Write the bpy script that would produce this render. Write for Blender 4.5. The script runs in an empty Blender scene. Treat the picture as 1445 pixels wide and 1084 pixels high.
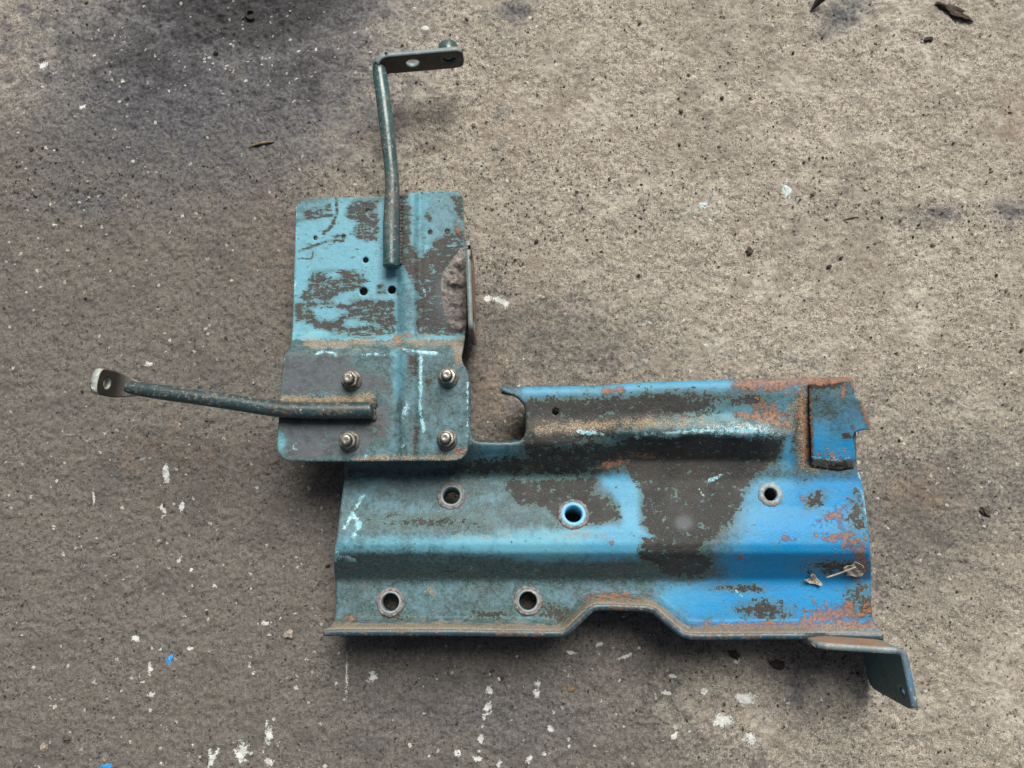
import bpy, bmesh, math, random
import numpy as np
from mathutils import Vector, Matrix
from mathutils.geometry import delaunay_2d_cdt

random.seed(7)
RNG = np.random.default_rng(11)
SC = bpy.context.scene
COL = SC.collection

# ------------------------------------------------------------------ camera
IW, IH = 1445.0, 1084.0
FPX = 1086.0                      # focal length in photograph pixels
TILT = math.radians(8.0)          # phone leaning a little toward the top of the picture
MM = 0.001
HCAM = 0.5 * FPX * math.cos(TILT) * MM
cam_d = bpy.data.cameras.new("camera")
cam_d.sensor_width = 36.0
cam_d.lens = 36.0 * FPX / IW
cam_d.clip_start = 0.02
cam_d.clip_end = 100.0
cam = bpy.data.objects.new("camera", cam_d)
cam.location = (0, 0, HCAM)
cam.rotation_euler = (TILT, 0, 0)
COL.objects.link(cam)
SC.camera = cam

# ------------------------------------------------------------------ light
SUN_EL = math.radians(52)
SUN_AZ = math.radians(14)         # measured from +Y (top of the picture) toward +X
world = bpy.data.worlds.new("World")
SC.world = world
world.use_nodes = True
wn = world.node_tree
sky = wn.nodes.new("ShaderNodeTexSky")
sky.sky_type = 'NISHITA'
sky.sun_disc = False
sky.sun_elevation = SUN_EL
sky.sun_rotation = SUN_AZ
sky.dust_density = 8.0
sky.air_density = 1.0
sky.ozone_density = 0.6
bgn = wn.nodes["Background"]
bgn.inputs["Strength"].default_value = 0.05
wn.links.new(sky.outputs[0], bgn.inputs["Color"])
sd_ = bpy.data.lights.new("sun", 'SUN')
sd_.energy = 4.4
sd_.angle = math.radians(38)
sd_.color = (1.0, 0.98, 0.945)
sun = bpy.data.objects.new("sun", sd_)
dirv = Vector((math.sin(SUN_AZ) * math.cos(SUN_EL), math.cos(SUN_AZ) * math.cos(SUN_EL), math.sin(SUN_EL)))
sun.rotation_euler = dirv.to_track_quat('Z', 'Y').to_euler()
sun.location = dirv * 3
COL.objects.link(sun)
SC.view_settings.view_transform = 'Standard'
SC.view_settings.look = 'None'
SC.view_settings.gamma = 1.0
SC.view_settings.use_curve_mapping = False
SC.view_settings.exposure = 0.3

# ------------------------------------------------------------------ projection helpers
CT, ST = math.cos(TILT), math.sin(TILT)

def W(px, py, zmm):
    """ground-plan position (metres) of a point seen at photograph pixel px,py when it is zmm above the ground"""
    u = np.asarray(px, float) - IW / 2
    v = -(np.asarray(py, float) - IH / 2)
    z = np.asarray(zmm, float) * MM
    k = (HCAM - z) / (FPX * CT - v * ST)
    return k * u, k * (v * CT + FPX * ST), z + 0 * k

def Wv(px, py, z):
    a = W(px, py, z)
    return Vector((float(a[0]), float(a[1]), float(a[2])))

def PX(x, y, z=0.0):
    """inverse of W"""
    x = np.asarray(x, float); y = np.asarray(y, float)
    dz = z - HCAM
    yc = y * CT + dz * ST
    zc = -y * ST + dz * CT
    return IW / 2 + FPX * x / (-zc), IH / 2 - FPX * yc / (-zc)

def smooth(a, b, x):
    t = np.clip((x - a) / (b - a), 0, 1)
    return t * t * (3 - 2 * t)

def in_poly(x, y, poly):
    p = np.asarray(poly, float)
    inside = np.zeros(x.shape, bool)
    n = len(p)
    j = n - 1
    for i in range(n):
        xi, yi = p[i]; xj, yj = p[j]
        if yi != yj:
            c = ((yi > y) != (yj > y)) & (x < (xj - xi) * (y - yi) / (yj - yi) + xi)
            inside ^= c
        j = i
    return inside

def seg_dist(x, y, poly, closed=True):
    p = np.asarray(poly, float)
    n = len(p)
    d = np.full(x.shape, 1e9)
    for i in range(n if closed else n - 1):
        ax, ay = p[i]; bx, by = p[(i + 1) % n]
        dx, dy = bx - ax, by - ay
        L = dx * dx + dy * dy + 1e-12
        t = np.clip(((x - ax) * dx + (y - ay) * dy) / L, 0, 1)
        d = np.minimum(d, np.hypot(x - ax - t * dx, y - ay - t * dy))
    return d

def f_poly(x, y, poly, feather):
    d = seg_dist(x, y, poly)
    return np.clip(np.where(in_poly(x, y, poly), d, -d) / feather, -1, 1)

def f_blob(x, y, cx, cy, rx, ry, rot=0):
    c, s = math.cos(math.radians(rot)), math.sin(math.radians(rot))
    dx, dy = x - cx, y - cy
    a = (dx * c + dy * s) / rx; b = (-dx * s + dy * c) / ry
    return np.clip(1 - np.hypot(a, b), -1, 1)

def f_line(x, y, pts, half):
    return np.clip(1 - seg_dist(x, y, pts, False) / half, -1, 1)

def mx(*a):
    r = a[0]
    for b in a[1:]:
        r = np.maximum(r, b)
    return r

def densify(poly, step, closed=True):
    out = []
    n = len(poly)
    for i in range(n if closed else n - 1):
        a = poly[i]; b = poly[(i + 1) % n]
        L = math.hypot(b[0] - a[0], b[1] - a[1])
        m = max(1, int(round(L / step)))
        for k in range(m):
            t = k / m
            out.append((a[0] + (b[0] - a[0]) * t, a[1] + (b[1] - a[1]) * t))
    return out

def chaikin(poly, it=2):
    p = [tuple(q) for q in poly]
    for _ in range(it):
        o = []
        n = len(p)
        for i in range(n):
            a = p[i]; b = p[(i + 1) % n]
            o.append((a[0] * .75 + b[0] * .25, a[1] * .75 + b[1] * .25))
            o.append((a[0] * .25 + b[0] * .75, a[1] * .25 + b[1] * .75))
        p = o
    return p

def circle(cx, cy, r, n=24, ry=None):
    ry = ry or r
    return [(cx + r * math.cos(2 * math.pi * i / n), cy + ry * math.sin(2 * math.pi * i / n)) for i in range(n)]

def sheet2d(outline, holes, step):
    """triangulated flat patch with an outline and holes -> points (N,2), triangles"""
    loops = [densify(outline, step)] + [h for h in holes]
    pts, edges = [], []
    for lp in loops:
        b = len(pts)
        pts += lp
        edges += [(b + i, b + (i + 1) % len(lp)) for i in range(len(lp))]
    xs = [p[0] for p in outline]; ys = [p[1] for p in outline]
    gx = np.arange(min(xs), max(xs), step); gy = np.arange(min(ys), max(ys), step)
    X, Y = np.meshgrid(gx, gy)
    X = X.ravel() + (RNG.random(X.size) - .5) * step * .35
    Y = Y.ravel() + (RNG.random(Y.size) - .5) * step * .35
    ok = in_poly(X, Y, outline) & (seg_dist(X, Y, outline) > step * .55)
    for h in holes:
        c = np.mean(h, axis=0); rr = max(math.hypot(q[0] - c[0], q[1] - c[1]) for q in h)
        ok &= np.hypot(X - c[0], Y - c[1]) > rr + step * .5
    pts += list(zip(X[ok].tolist(), Y[ok].tolist()))
    vo, _, fo, _, _, _ = delaunay_2d_cdt([Vector(p) for p in pts], edges, [], 0, 1e-4)
    P = np.array([(v.x, v.y) for v in vo])
    T = np.array([f for f in fo if len(f) == 3])
    C = P[T].mean(axis=1)
    keep = in_poly(C[:, 0], C[:, 1], loops[0])
    for h in holes:
        keep &= ~in_poly(C[:, 0], C[:, 1], h)
    T = T[keep]
    used = np.unique(T)
    rem = np.full(len(P), -1); rem[used] = np.arange(len(used))
    return P[used], rem[T]

def mesh_obj(name, verts, faces, mats, parent=None, smooth_=True, attrs=None, solid=None, up=True):
    me = bpy.data.meshes.new(name)
    me.from_pydata([tuple(v) for v in np.asarray(verts, float)], [], [tuple(int(i) for i in f) for f in faces])
    me.update()
    if up and len(me.polygons):
        nz = sum(p.normal.z * p.area for p in me.polygons)
        if nz < 0:
            me.flip_normals()
    if smooth_:
        me.polygons.foreach_set("use_smooth", [True] * len(me.polygons))
    for m in (mats if isinstance(mats, (list, tuple)) else [mats]):
        me.materials.append(m)
    if attrs:
        for k, a in attrs.items():
            at = me.attributes.new(k, 'FLOAT', 'POINT')
            at.data.foreach_set("value", np.asarray(a, np.float32))
    o = bpy.data.objects.new(name, me)
    COL.objects.link(o)
    if parent is not None:
        attach(o, parent)
    if solid:
        md = o.modifiers.new("thickness", 'SOLIDIFY')
        md.thickness = solid * MM
        md.offset = -1
        md.use_rim = True
        md.use_even_offset = False
        if len(me.materials) > 1:
            md.material_offset_rim = 1
    return o

def attach(o, parent):
    """parent o so that its mesh coordinates stay where they are in the world"""
    o.parent = parent
    off = Vector((0, 0, 0))
    p = parent
    while p is not None:
        off += p.location
        p = p.parent
    o.location = o.location - off

def from_bm(name, bm, mat, parent=None, smooth_=False):
    bmesh.ops.recalc_face_normals(bm, faces=bm.faces)
    me = bpy.data.meshes.new(name)
    bm.to_mesh(me); bm.free()
    if smooth_:
        me.polygons.foreach_set("use_smooth", [True] * len(me.polygons))
    me.materials.append(mat)
    o = bpy.data.objects.new(name, me)
    COL.objects.link(o)
    if parent is not None:
        attach(o, parent)
    return o

# ------------------------------------------------------------------ materials
def lin(r, g, b):
    def f(c):
        c /= 255.0
        return c / 12.92 if c <= .04045 else ((c + .055) / 1.055) ** 2.4
    return (f(r), f(g), f(b), 1.0)

class NT:
    def __init__(self, name):
        self.m = bpy.data.materials.new(name)
        self.m.use_nodes = True
        self.t = self.m.node_tree
        self.n = self.t.nodes
        self.bsdf = self.n["Principled BSDF"]
        self.tc = self.n.new("ShaderNodeTexCoord")
    def link(self, a, b):
        self.t.links.new(a, b)
    def set(self, sock, v):
        if hasattr(v, "is_linked") or isinstance(v, bpy.types.NodeSocket):
            self.link(v, sock)
        else:
            sock.default_value = v
    def mapv(self, sx, sy, sz, loc=(0, 0, 0), rot=0):
        mp = self.n.new("ShaderNodeMapping")
        self.link(self.tc.outputs["Object"], mp.inputs[0])
        mp.inputs["Location"].default_value = loc
        mp.inputs["Rotation"].default_value = (0, 0, rot)
        mp.inputs["Scale"].default_value = (sx, sy, sz)
        return mp.outputs[0]
    def noise(self, scale, detail=4, rough=.55, vec=None, dist=0.0):
        nd = self.n.new("ShaderNodeTexNoise")
        nd.inputs["Scale"].default_value = scale
        nd.inputs["Detail"].default_value = detail
        nd.inputs["Roughness"].default_value = rough
        nd.inputs["Distortion"].default_value = dist
        self.link(vec if vec is not None else self.tc.outputs["Object"], nd.inputs["Vector"])
        return nd.outputs["Fac"]
    def voro(self, scale, out="Distance", feature='F1', vec=None, rnd=1.0):
        nd = self.n.new("ShaderNodeTexVoronoi")
        nd.feature = feature
        nd.inputs["Scale"].default_value = scale
        nd.inputs["Randomness"].default_value = rnd
        self.link(vec if vec is not None else self.tc.outputs["Object"], nd.inputs["Vector"])
        return nd.outputs[out]
    def attr(self, name):
        nd = self.n.new("ShaderNodeAttribute")
        nd.attribute_name = name
        return nd.outputs["Fac"]
    def m1(self, op, a, b=None, c=None, clamp=False):
        nd = self.n.new("ShaderNodeMath")
        nd.operation = op
        nd.use_clamp = clamp
        for i, v in enumerate((a, b, c)):
            if v is not None:
                self.set(nd.inputs[i], v)
        return nd.outputs[0]
    def add(self, a, b): return self.m1('ADD', a, b)
    def mul(self, a, b): return self.m1('MULTIPLY', a, b)
    def sub(self, a, b): return self.m1('SUBTRACT', a, b)
    def dev(self, n, k): return self.mul(self.sub(n, .5), k * 2.3)
    def step(self, v, lo, hi):
        nd = self.n.new("ShaderNodeMapRange")
        nd.interpolation_type = 'SMOOTHSTEP'
        self.set(nd.inputs["Value"], v)
        nd.inputs["From Min"].default_value = lo
        nd.inputs["From Max"].default_value = hi
        return nd.outputs["Result"]
    def mix(self, f, a, b, mode='MIX'):
        nd = self.n.new("ShaderNodeMix")
        nd.data_type = 'RGBA'
        nd.blend_type = mode
        nd.clamp_factor = True
        self.set(nd.inputs[0], f)
        self.set(nd.inputs[6], a)
        self.set(nd.inputs[7], b)
        return nd.outputs[2]
    def mixf(self, f, a, b):
        nd = self.n.new("ShaderNodeMix")
        nd.data_type = 'FLOAT'
        self.set(nd.inputs[0], f)
        self.set(nd.inputs[2], a)
        self.set(nd.inputs[3], b)
        return nd.outputs[0]
    def bump(self, h, strength=.5, dist=.0005, normal=None):
        nd = self.n.new("ShaderNodeBump")
        nd.inputs["Strength"].default_value = strength
        nd.inputs["Distance"].default_value = dist
        self.link(h, nd.inputs["Height"])
        if normal is not None:
            self.link(normal, nd.inputs["Normal"])
        return nd.outputs[0]
    def done(self, col, rough, normal=None, metal=0.0, spec=.5):
        self.set(self.bsdf.inputs["Base Color"], col)
        self.set(self.bsdf.inputs["Roughness"], rough)
        self.set(self.bsdf.inputs["Metallic"], metal)
        self.set(self.bsdf.inputs["Specular IOR Level"], spec)
        if normal is not None:
            self.link(normal, self.bsdf.inputs["Normal"])
        return self.m

def mat_ground():
    t = NT("oily_concrete")
    clean, oil, white, tint = t.attr("clean"), t.attr("oil"), t.attr("white"), t.attr("tint")
    nL = t.noise(9, 4, .6)
    nM = t.noise(70, 6, .68)
    nS = t.noise(420, 5, .72)
    nF = t.noise(1150, 3, .7)
    nG = t.noise(260, 6, .75, vec=t.mapv(1, 1, 1, (3, 1, 7)))
    wv = t.n.new("ShaderNodeVectorMath"); wv.operation = 'MULTIPLY_ADD'
    wn_ = t.n.new("ShaderNodeTexNoise"); wn_.inputs["Scale"].default_value = 500; wn_.inputs["Detail"].default_value = 3
    t.link(t.tc.outputs["Object"], wn_.inputs["Vector"])
    t.link(wn_.outputs["Color"], wv.inputs[0]); wv.inputs[1].default_value = (.004, .004, .004); t.link(t.tc.outputs["Object"], wv.inputs[2])
    vS = t.voro(240, vec=wv.outputs[0])
    vC = t.voro(240, "Color", vec=wv.outputs[0])
    vT = t.voro(520, vec=wv.outputs[0])
    vD = t.voro(520, "Color", vec=wv.outputs[0])
    # dirt film over pale sandy concrete
    nC = t.noise(26, 5, .62, vec=t.mapv(1, 1, 1, (9, 4, 2)))
    nD = t.noise(140, 5, .7, vec=t.mapv(1, 1, 1, (5, 8, 3)), dist=.6)
    pale = t.mix(t.step(nS, .38, .62), lin(108, 101, 90), lin(156, 149, 135))
    pale = t.mix(t.mul(t.step(nF, .48, .66), .8), pale, lin(212, 205, 190))
    pale = t.mix(t.mul(t.step(nC, .5, .66), .55), pale, lin(186, 180, 166))
    pale = t.mix(t.mul(t.step(nG, .56, .66), .62), pale, lin(86, 79, 71))
    pale = t.mix(t.mul(t.step(nD, .62, .7), .45), pale, lin(74, 68, 61))
    pale = t.mix(t.mul(t.step(nM, .47, .62), .5), pale, lin(112, 104, 94))
    pale = t.mix(t.mul(t.step(nL, .46, .6), .35), pale, lin(116, 109, 99))
    grime = t.mix(t.step(nS, .36, .64), lin(81, 78, 73), lin(110, 106, 99))
    grime = t.mix(t.mul(t.step(nF, .54, .70), .8), grime, lin(152, 149, 142))
    grime = t.mix(t.mul(t.step(nG, .56, .66), .6), grime, lin(50, 47, 44))
    grime = t.mix(t.mul(t.step(nD, .6, .7), .5), grime, lin(120, 115, 108))
    grime = t.mix(t.mul(t.step(nM, .45, .65), .5), grime, lin(98, 92, 84))
    grime = t.mix(t.mul(t.step(nC, .5, .64), .4), grime, lin(78, 75, 72))
    f = t.add(clean, t.add(t.dev(nM, 1.3), t.dev(nL, .9)))
    f = t.add(f, t.dev(nS, .5))
    col = t.mix(t.step(f, -.55, .75), grime, pale)
    # brown / rusty tint
    col = t.mix(t.mul(t.step(t.add(tint, t.dev(nM, 1.2)), -.1, .9), .2), col, lin(128, 98, 76))
    # oil, dark and bluish
    fo = t.add(oil, t.dev(nM, .8))
    oilc = t.mix(t.step(nS, .38, .64), lin(56, 57, 60), lin(96, 97, 102))
    o1 = t.step(fo, -.45, .55)
    col = t.mix(t.mul(o1, .85), col, oilc)
    oilc2 = t.mix(t.step(nS, .35, .75), lin(34, 33, 34), lin(62, 61, 63))
    o2 = t.step(fo, .35, .95)
    col = t.mix(t.mul(o2, .85), col, oilc2)
    # scattered pale stone chips and dark pores
    rnd = t.m1('FRACT', t.mul(vC, 7.13))
    size = t.mul(t.step(rnd, .84, 1.0), .36)
    chip = t.step(t.sub(size, vS), 0.0, .07)
    col = t.mix(t.mul(chip, .62), col, t.mix(t.m1('FRACT', t.mul(vC, 23.7)), lin(138, 134, 126), lin(206, 203, 194)))
    rnd2 = t.m1('FRACT', t.mul(vD, 5.31))
    pore = t.step(t.sub(t.mul(t.step(rnd2, .72, 1.0), .45), vT), 0.0, .1)
    col = t.mix(t.mul(pore, .7), col, lin(44, 40, 37))
    # white paint spatters
    fw = t.add(white, t.add(t.dev(nG, 1.7), t.dev(nF, .8)))
    wh = t.step(fw, .05, .22)
    col = t.mix(t.mul(wh, .92), col, t.mix(nS, lin(176, 180, 174), lin(214, 217, 211)))
    rough = t.mixf(o1, .92, .6)
    h = t.add(t.mul(nS, .9), t.add(t.mul(nF, .45), t.mul(nG, .8)))
    h = t.sub(t.add(h, t.mul(chip, .35)), t.mul(pore, .9))
    return t.done(col, rough, t.bump(h, .9, .0013), spec=.3)

def mat_sheet(name="weathered_blue_paint", cyan=(88, 150, 168), blue=(8, 117, 170), bare=(45, 42, 41), streak=.35):
    t = NT(name)
    hue, fade, bareA, rustA, dustA, scrA, slate = (t.attr(k) for k in ("hue", "fade", "bare", "rust", "dust", "scratch", "slate"))
    nL = t.noise(28, 4, .6)
    nM = t.noise(110, 6, .65)
    nS = t.noise(420, 5, .7)
    nF = t.noise(1300, 3, .65)
    nX = t.noise(1, 7, .74, vec=t.mapv(110, 430, 160, rot=.06), dist=.5)
    nY = t.noise(1, 5, .7, vec=t.mapv(240, 950, 300, (3, 2, 1), rot=-.05), dist=.7)
    nP = t.noise(210, 6, .72, vec=t.mapv(1, 1, 1, (.7, .3, .1)))
    hue = t.m1('ADD', hue, t.add(t.dev(nM, .3), t.dev(nL, .25)), clamp=True)
    paint = t.mix(hue, lin(*cyan), lin(*blue))
    paint = t.mix(t.mul(t.step(nM, .35, .7), .3), paint, t.mix(hue, lin(110, 164, 178), lin(28, 136, 182)))
    dull = t.mix(t.step(nS, .3, .7), lin(40, 57, 59), lin(69, 92, 94))
    dull = t.mix(t.mul(t.step(nM, .45, .62), .6), dull, lin(78, 80, 78))
    dull = t.mix(t.mul(t.step(nX, .5, .62), .4), dull, lin(60, 62, 60))
    dull = t.mix(t.mul(t.step(nF, .52, .68), .45), dull, lin(112, 138, 140))
    ff = t.add(fade, t.add(t.dev(nM, .42), t.add(t.dev(nS, .3), t.dev(nL, .3))))
    col = t.mix(t.step(ff, .05, .95), dull, paint)
    # pinholes and stains in the paint
    col = t.mix(t.mul(t.step(nP, .6, .72), .5), col, lin(66, 84, 86))
    col = t.mix(t.mul(t.step(nF, .66, .76), .35), col, lin(170, 198, 204))
    col = t.mix(t.mul(t.step(nY, .6, .7), .4), col, lin(84, 112, 116))
    # flaked away down to dark primer
    fb = t.add(bareA, t.add(t.dev(nP, 2.0 - .9 * streak), t.add(t.dev(nX, 1.5 * streak), t.add(t.dev(nS, .95), t.add(t.dev(nF, .5), t.dev(nY, .8 * streak))))))
    halo = t.mul(t.step(t.add(bareA, t.add(t.dev(nM, .8), t.dev(nF, .5))), -.75, .25), .5)
    col = t.mix(halo, col, lin(62, 72, 72))
    rimf = t.step(fb, -.16, .02)
    b = t.step(fb, .0, .16)
    col = t.mix(t.mul(rimf, .55), col, lin(104, 150, 138))
    bc = t.mix(t.step(nS, .3, .72), lin(bare[0] * .62, bare[1] * .62, bare[2] * .63), lin(bare[0] * 1.15, bare[1] * 1.15, bare[2] * 1.14))
    bc = t.mix(t.step(slate, .2, .8), bc, t.mix(nS, lin(62, 66, 72), lin(94, 98, 103)))
    bc = t.mix(t.mul(t.step(nL, .45, .62), .5), bc, lin(70, 64, 58))
    bc = t.mix(t.mul(t.step(nM, .5, .62), .5), bc, lin(48, 48, 52))
    bc = t.mix(t.mul(t.step(nF, .56, .7), .55), bc, lin(108, 100, 93))
    col = t.mix(t.mul(b, .97), col, bc)
    # rust
    fr = t.add(rustA, t.add(t.dev(nP, 1.7), t.dev(nS, .9)))
    r = t.step(fr, .05, .42)
    rc = t.mix(t.step(nS, .36, .64), lin(84, 61, 50), lin(146, 102, 74))
    rc = t.mix(t.mul(t.step(nM, .45, .6), .7), rc, lin(112, 84, 72))
    rc = t.mix(t.mul(t.step(nF, .5, .66), .5), rc, lin(170, 138, 110))
    col = t.mix(t.mul(r, .85), col, rc)
    # dust
    fd = t.add(dustA, t.add(t.dev(nM, 1.0), t.add(t.dev(nF, .8), t.dev(nP, .6))))
    d = t.step(fd, -.1, .8)
    dc = t.mix(t.step(nF, .4, .62), lin(98, 87, 73), lin(158, 144, 120))
    col = t.mix(t.mul(d, .88), col, dc)
    # scratches through to bright paint
    fs = t.add(scrA, t.add(t.dev(nP, 1.8), t.dev(nF, 1.2)))
    s = t.step(t.add(fs, t.dev(nM, .9)), .3, .75)
    col = t.mix(t.mul(s, .8), col, t.mix(t.step(nS, .4, .62), lin(92, 172, 190), lin(196, 210, 210)))
    rough = t.mixf(b, t.mixf(t.step(ff, .1, .9), .55, .48), .66)
    rough = t.mixf(t.m1('MAXIMUM', d, r), rough, .9)
    rough = t.add(rough, t.dev(nS, .22))
    h = t.add(t.mul(t.sub(1.0, b), .5), t.add(t.mul(nS, .5), t.mul(nF, .3)))
    h = t.add(h, t.add(t.mul(r, .7), t.mul(nM, .8)))
    h = t.add(h, t.mul(b, t.mul(nP, 1.3)))
    return t.done(col, rough, t.bump(h, .65, .0008), spec=.3)

def mat_rod(name, c1, c2, c3, metal=.0, rough=.42, rustc=(120, 88, 62), rustamt=.6, brightc=(150, 190, 190)):
    t = NT(name)
    nM = t.noise(90, 5, .65); nS = t.noise(420, 5, .7); nF = t.noise(1300, 3, .6)
    nR = t.noise(55, 6, .7, vec=t.mapv(1, 1, 1, (2, 5, 1)))
    col = t.mix(t.step(nM, .35, .65), lin(*c1), lin(*c2))
    col = t.mix(t.step(nS, .52, .72), col, lin(*c3))
    r = t.mul(t.step(t.add(nR, t.dev(nS, .4)), .52, .64), rustamt)
    col = t.mix(r, col, lin(*rustc))
    br = t.step(t.add(nS, t.dev(nF, .5)), .70, .76)
    col = t.mix(t.mul(br, .7), col, lin(*brightc))
    ro = t.add(t.mixf(r, rough, .85), t.dev(nS, .3))
    h = t.add(t.mul(nS, .6), t.add(t.mul(nF, .3), t.mul(nM, .5)))
    return t.done(col, ro, t.bump(h, .45, .0005), metal=metal, spec=.5)

def mat_simple(name, c1, c2, scale=300, rough=.8, metal=0, bump=.5, bd=.0005):
    t = NT(name)
    n = t.noise(scale, 5, .7)
    n2 = t.noise(scale * 3.2, 3, .6)
    col = t.mix(t.step(n, .35, .68), lin(*c1), lin(*c2))
    return t.done(col, t.add(rough, t.mul(t.sub(n, .5), .2)), t.bump(t.add(n, t.mul(n2, .4)), bump, bd), metal=metal, spec=.4)

M_GROUND = mat_ground()
M_SHEET = mat_sheet()
M_SHEET2 = mat_sheet("weathered_cyan_paint", cyan=(98, 154, 170), streak=1.0, bare=(58, 53, 52))
M_RIM = mat_rod("worn_plate_edge", (52, 62, 66), (38, 72, 84), (92, 84, 72), rustc=(104, 80, 60), rustamt=.55, brightc=(150, 150, 140))
M_RIM2 = mat_rod("worn_thin_edge", (110, 130, 132), (88, 108, 112), (138, 130, 118), rustc=(120, 100, 80), rustamt=.5, brightc=(190, 195, 190))
M_ROD_A = mat_rod("dull_teal_rod", (42, 68, 68), (62, 86, 85), (50, 60, 61), rustc=(92, 80, 74), brightc=(160, 200, 200), rough=.24)
M_ROD_B = mat_rod("grimy_teal_rod", (44, 55, 56), (38, 62, 65), (64, 67, 64), rustc=(98, 86, 70), rustamt=.55, brightc=(196, 204, 200), rough=.36)
M_DARK = mat_rod("dark_flat_steel", (54, 50, 46), (62, 58, 54), (48, 46, 44), rustc=(72, 60, 50), rustamt=.5, brightc=(100, 92, 82), rough=.55)
M_LITRIM = mat_rod("lit_bright_rim", (140, 150, 146), (176, 176, 164), (92, 108, 108), rustc=(120, 106, 84), rustamt=.4, brightc=(224, 224, 214), rough=.5)  # up-facing paddle rim: the light on it is put into the colour
M_STEEL = mat_rod("oiled_zinc_steel", (150, 148, 140), (116, 114, 108), (84, 80, 74), metal=.75, rough=.4, rustc=(84, 72, 60), rustamt=.5, brightc=(220, 218, 210))
M_BUSH = mat_rod("worn_collar", (128, 138, 140), (98, 120, 126), (160, 160, 150), rustc=(96, 88, 78), rustamt=.7, brightc=(206, 210, 204), rough=.5)
M_BUSHB = mat_rod("blue_collar", (84, 152, 186), (92, 160, 190), (120, 172, 196), rustc=(150, 168, 176), rustamt=.3, brightc=(200, 214, 220), rough=.5)
M_BORE = mat_simple("dark_bore", (44, 38, 34), (62, 54, 46), 500, .8)
M_WELD = mat_simple("grey_weld_spatter", (84, 78, 75), (142, 136, 130), 330, .7, bump=.9, bd=.0012)
M_RUSTY = mat_rod("rusty_steel_face", (138, 108, 84), (118, 98, 82), (156, 124, 96), rustc=(122, 88, 64), rough=.8, brightc=(170, 150, 130))
M_TEALFACE = mat_rod("dark_teal_tab", (94, 122, 120), (84, 112, 112), (102, 126, 120), rustc=(88, 72, 54), rustamt=.35, brightc=(80, 120, 128), rough=.5)
M_BLUEEDGE = mat_rod("chipped_blue_edge", (60, 104, 136), (84, 92, 94), (120, 140, 150), rustc=(104, 82, 66), rustamt=.5, brightc=(200, 212, 216), rough=.5)

# ------------------------------------------------------------------ ground
def fft_noise(nx, ny, beta, lo, hi, seed):
    r = np.random.default_rng(seed)
    F = np.fft.rfft2(r.standard_normal((ny, nx)))
    fy = np.fft.fftfreq(ny)[:, None]; fx = np.fft.rfftfreq(nx)[None, :]
    f = np.hypot(fx, fy); f[0, 0] = 1
    F *= f ** (-beta) * (f > lo) * np.exp(-(f / hi) ** 2)
    a = np.fft.irfft2(F, s=(ny, nx))
    return a / a.std()

def tag(o, label=None, cat=None, group=None, kind=None):
    for k, v in (("label", label), ("category", cat), ("group", group), ("kind", kind)):
        if v:
            o[k] = v
    return o

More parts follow.
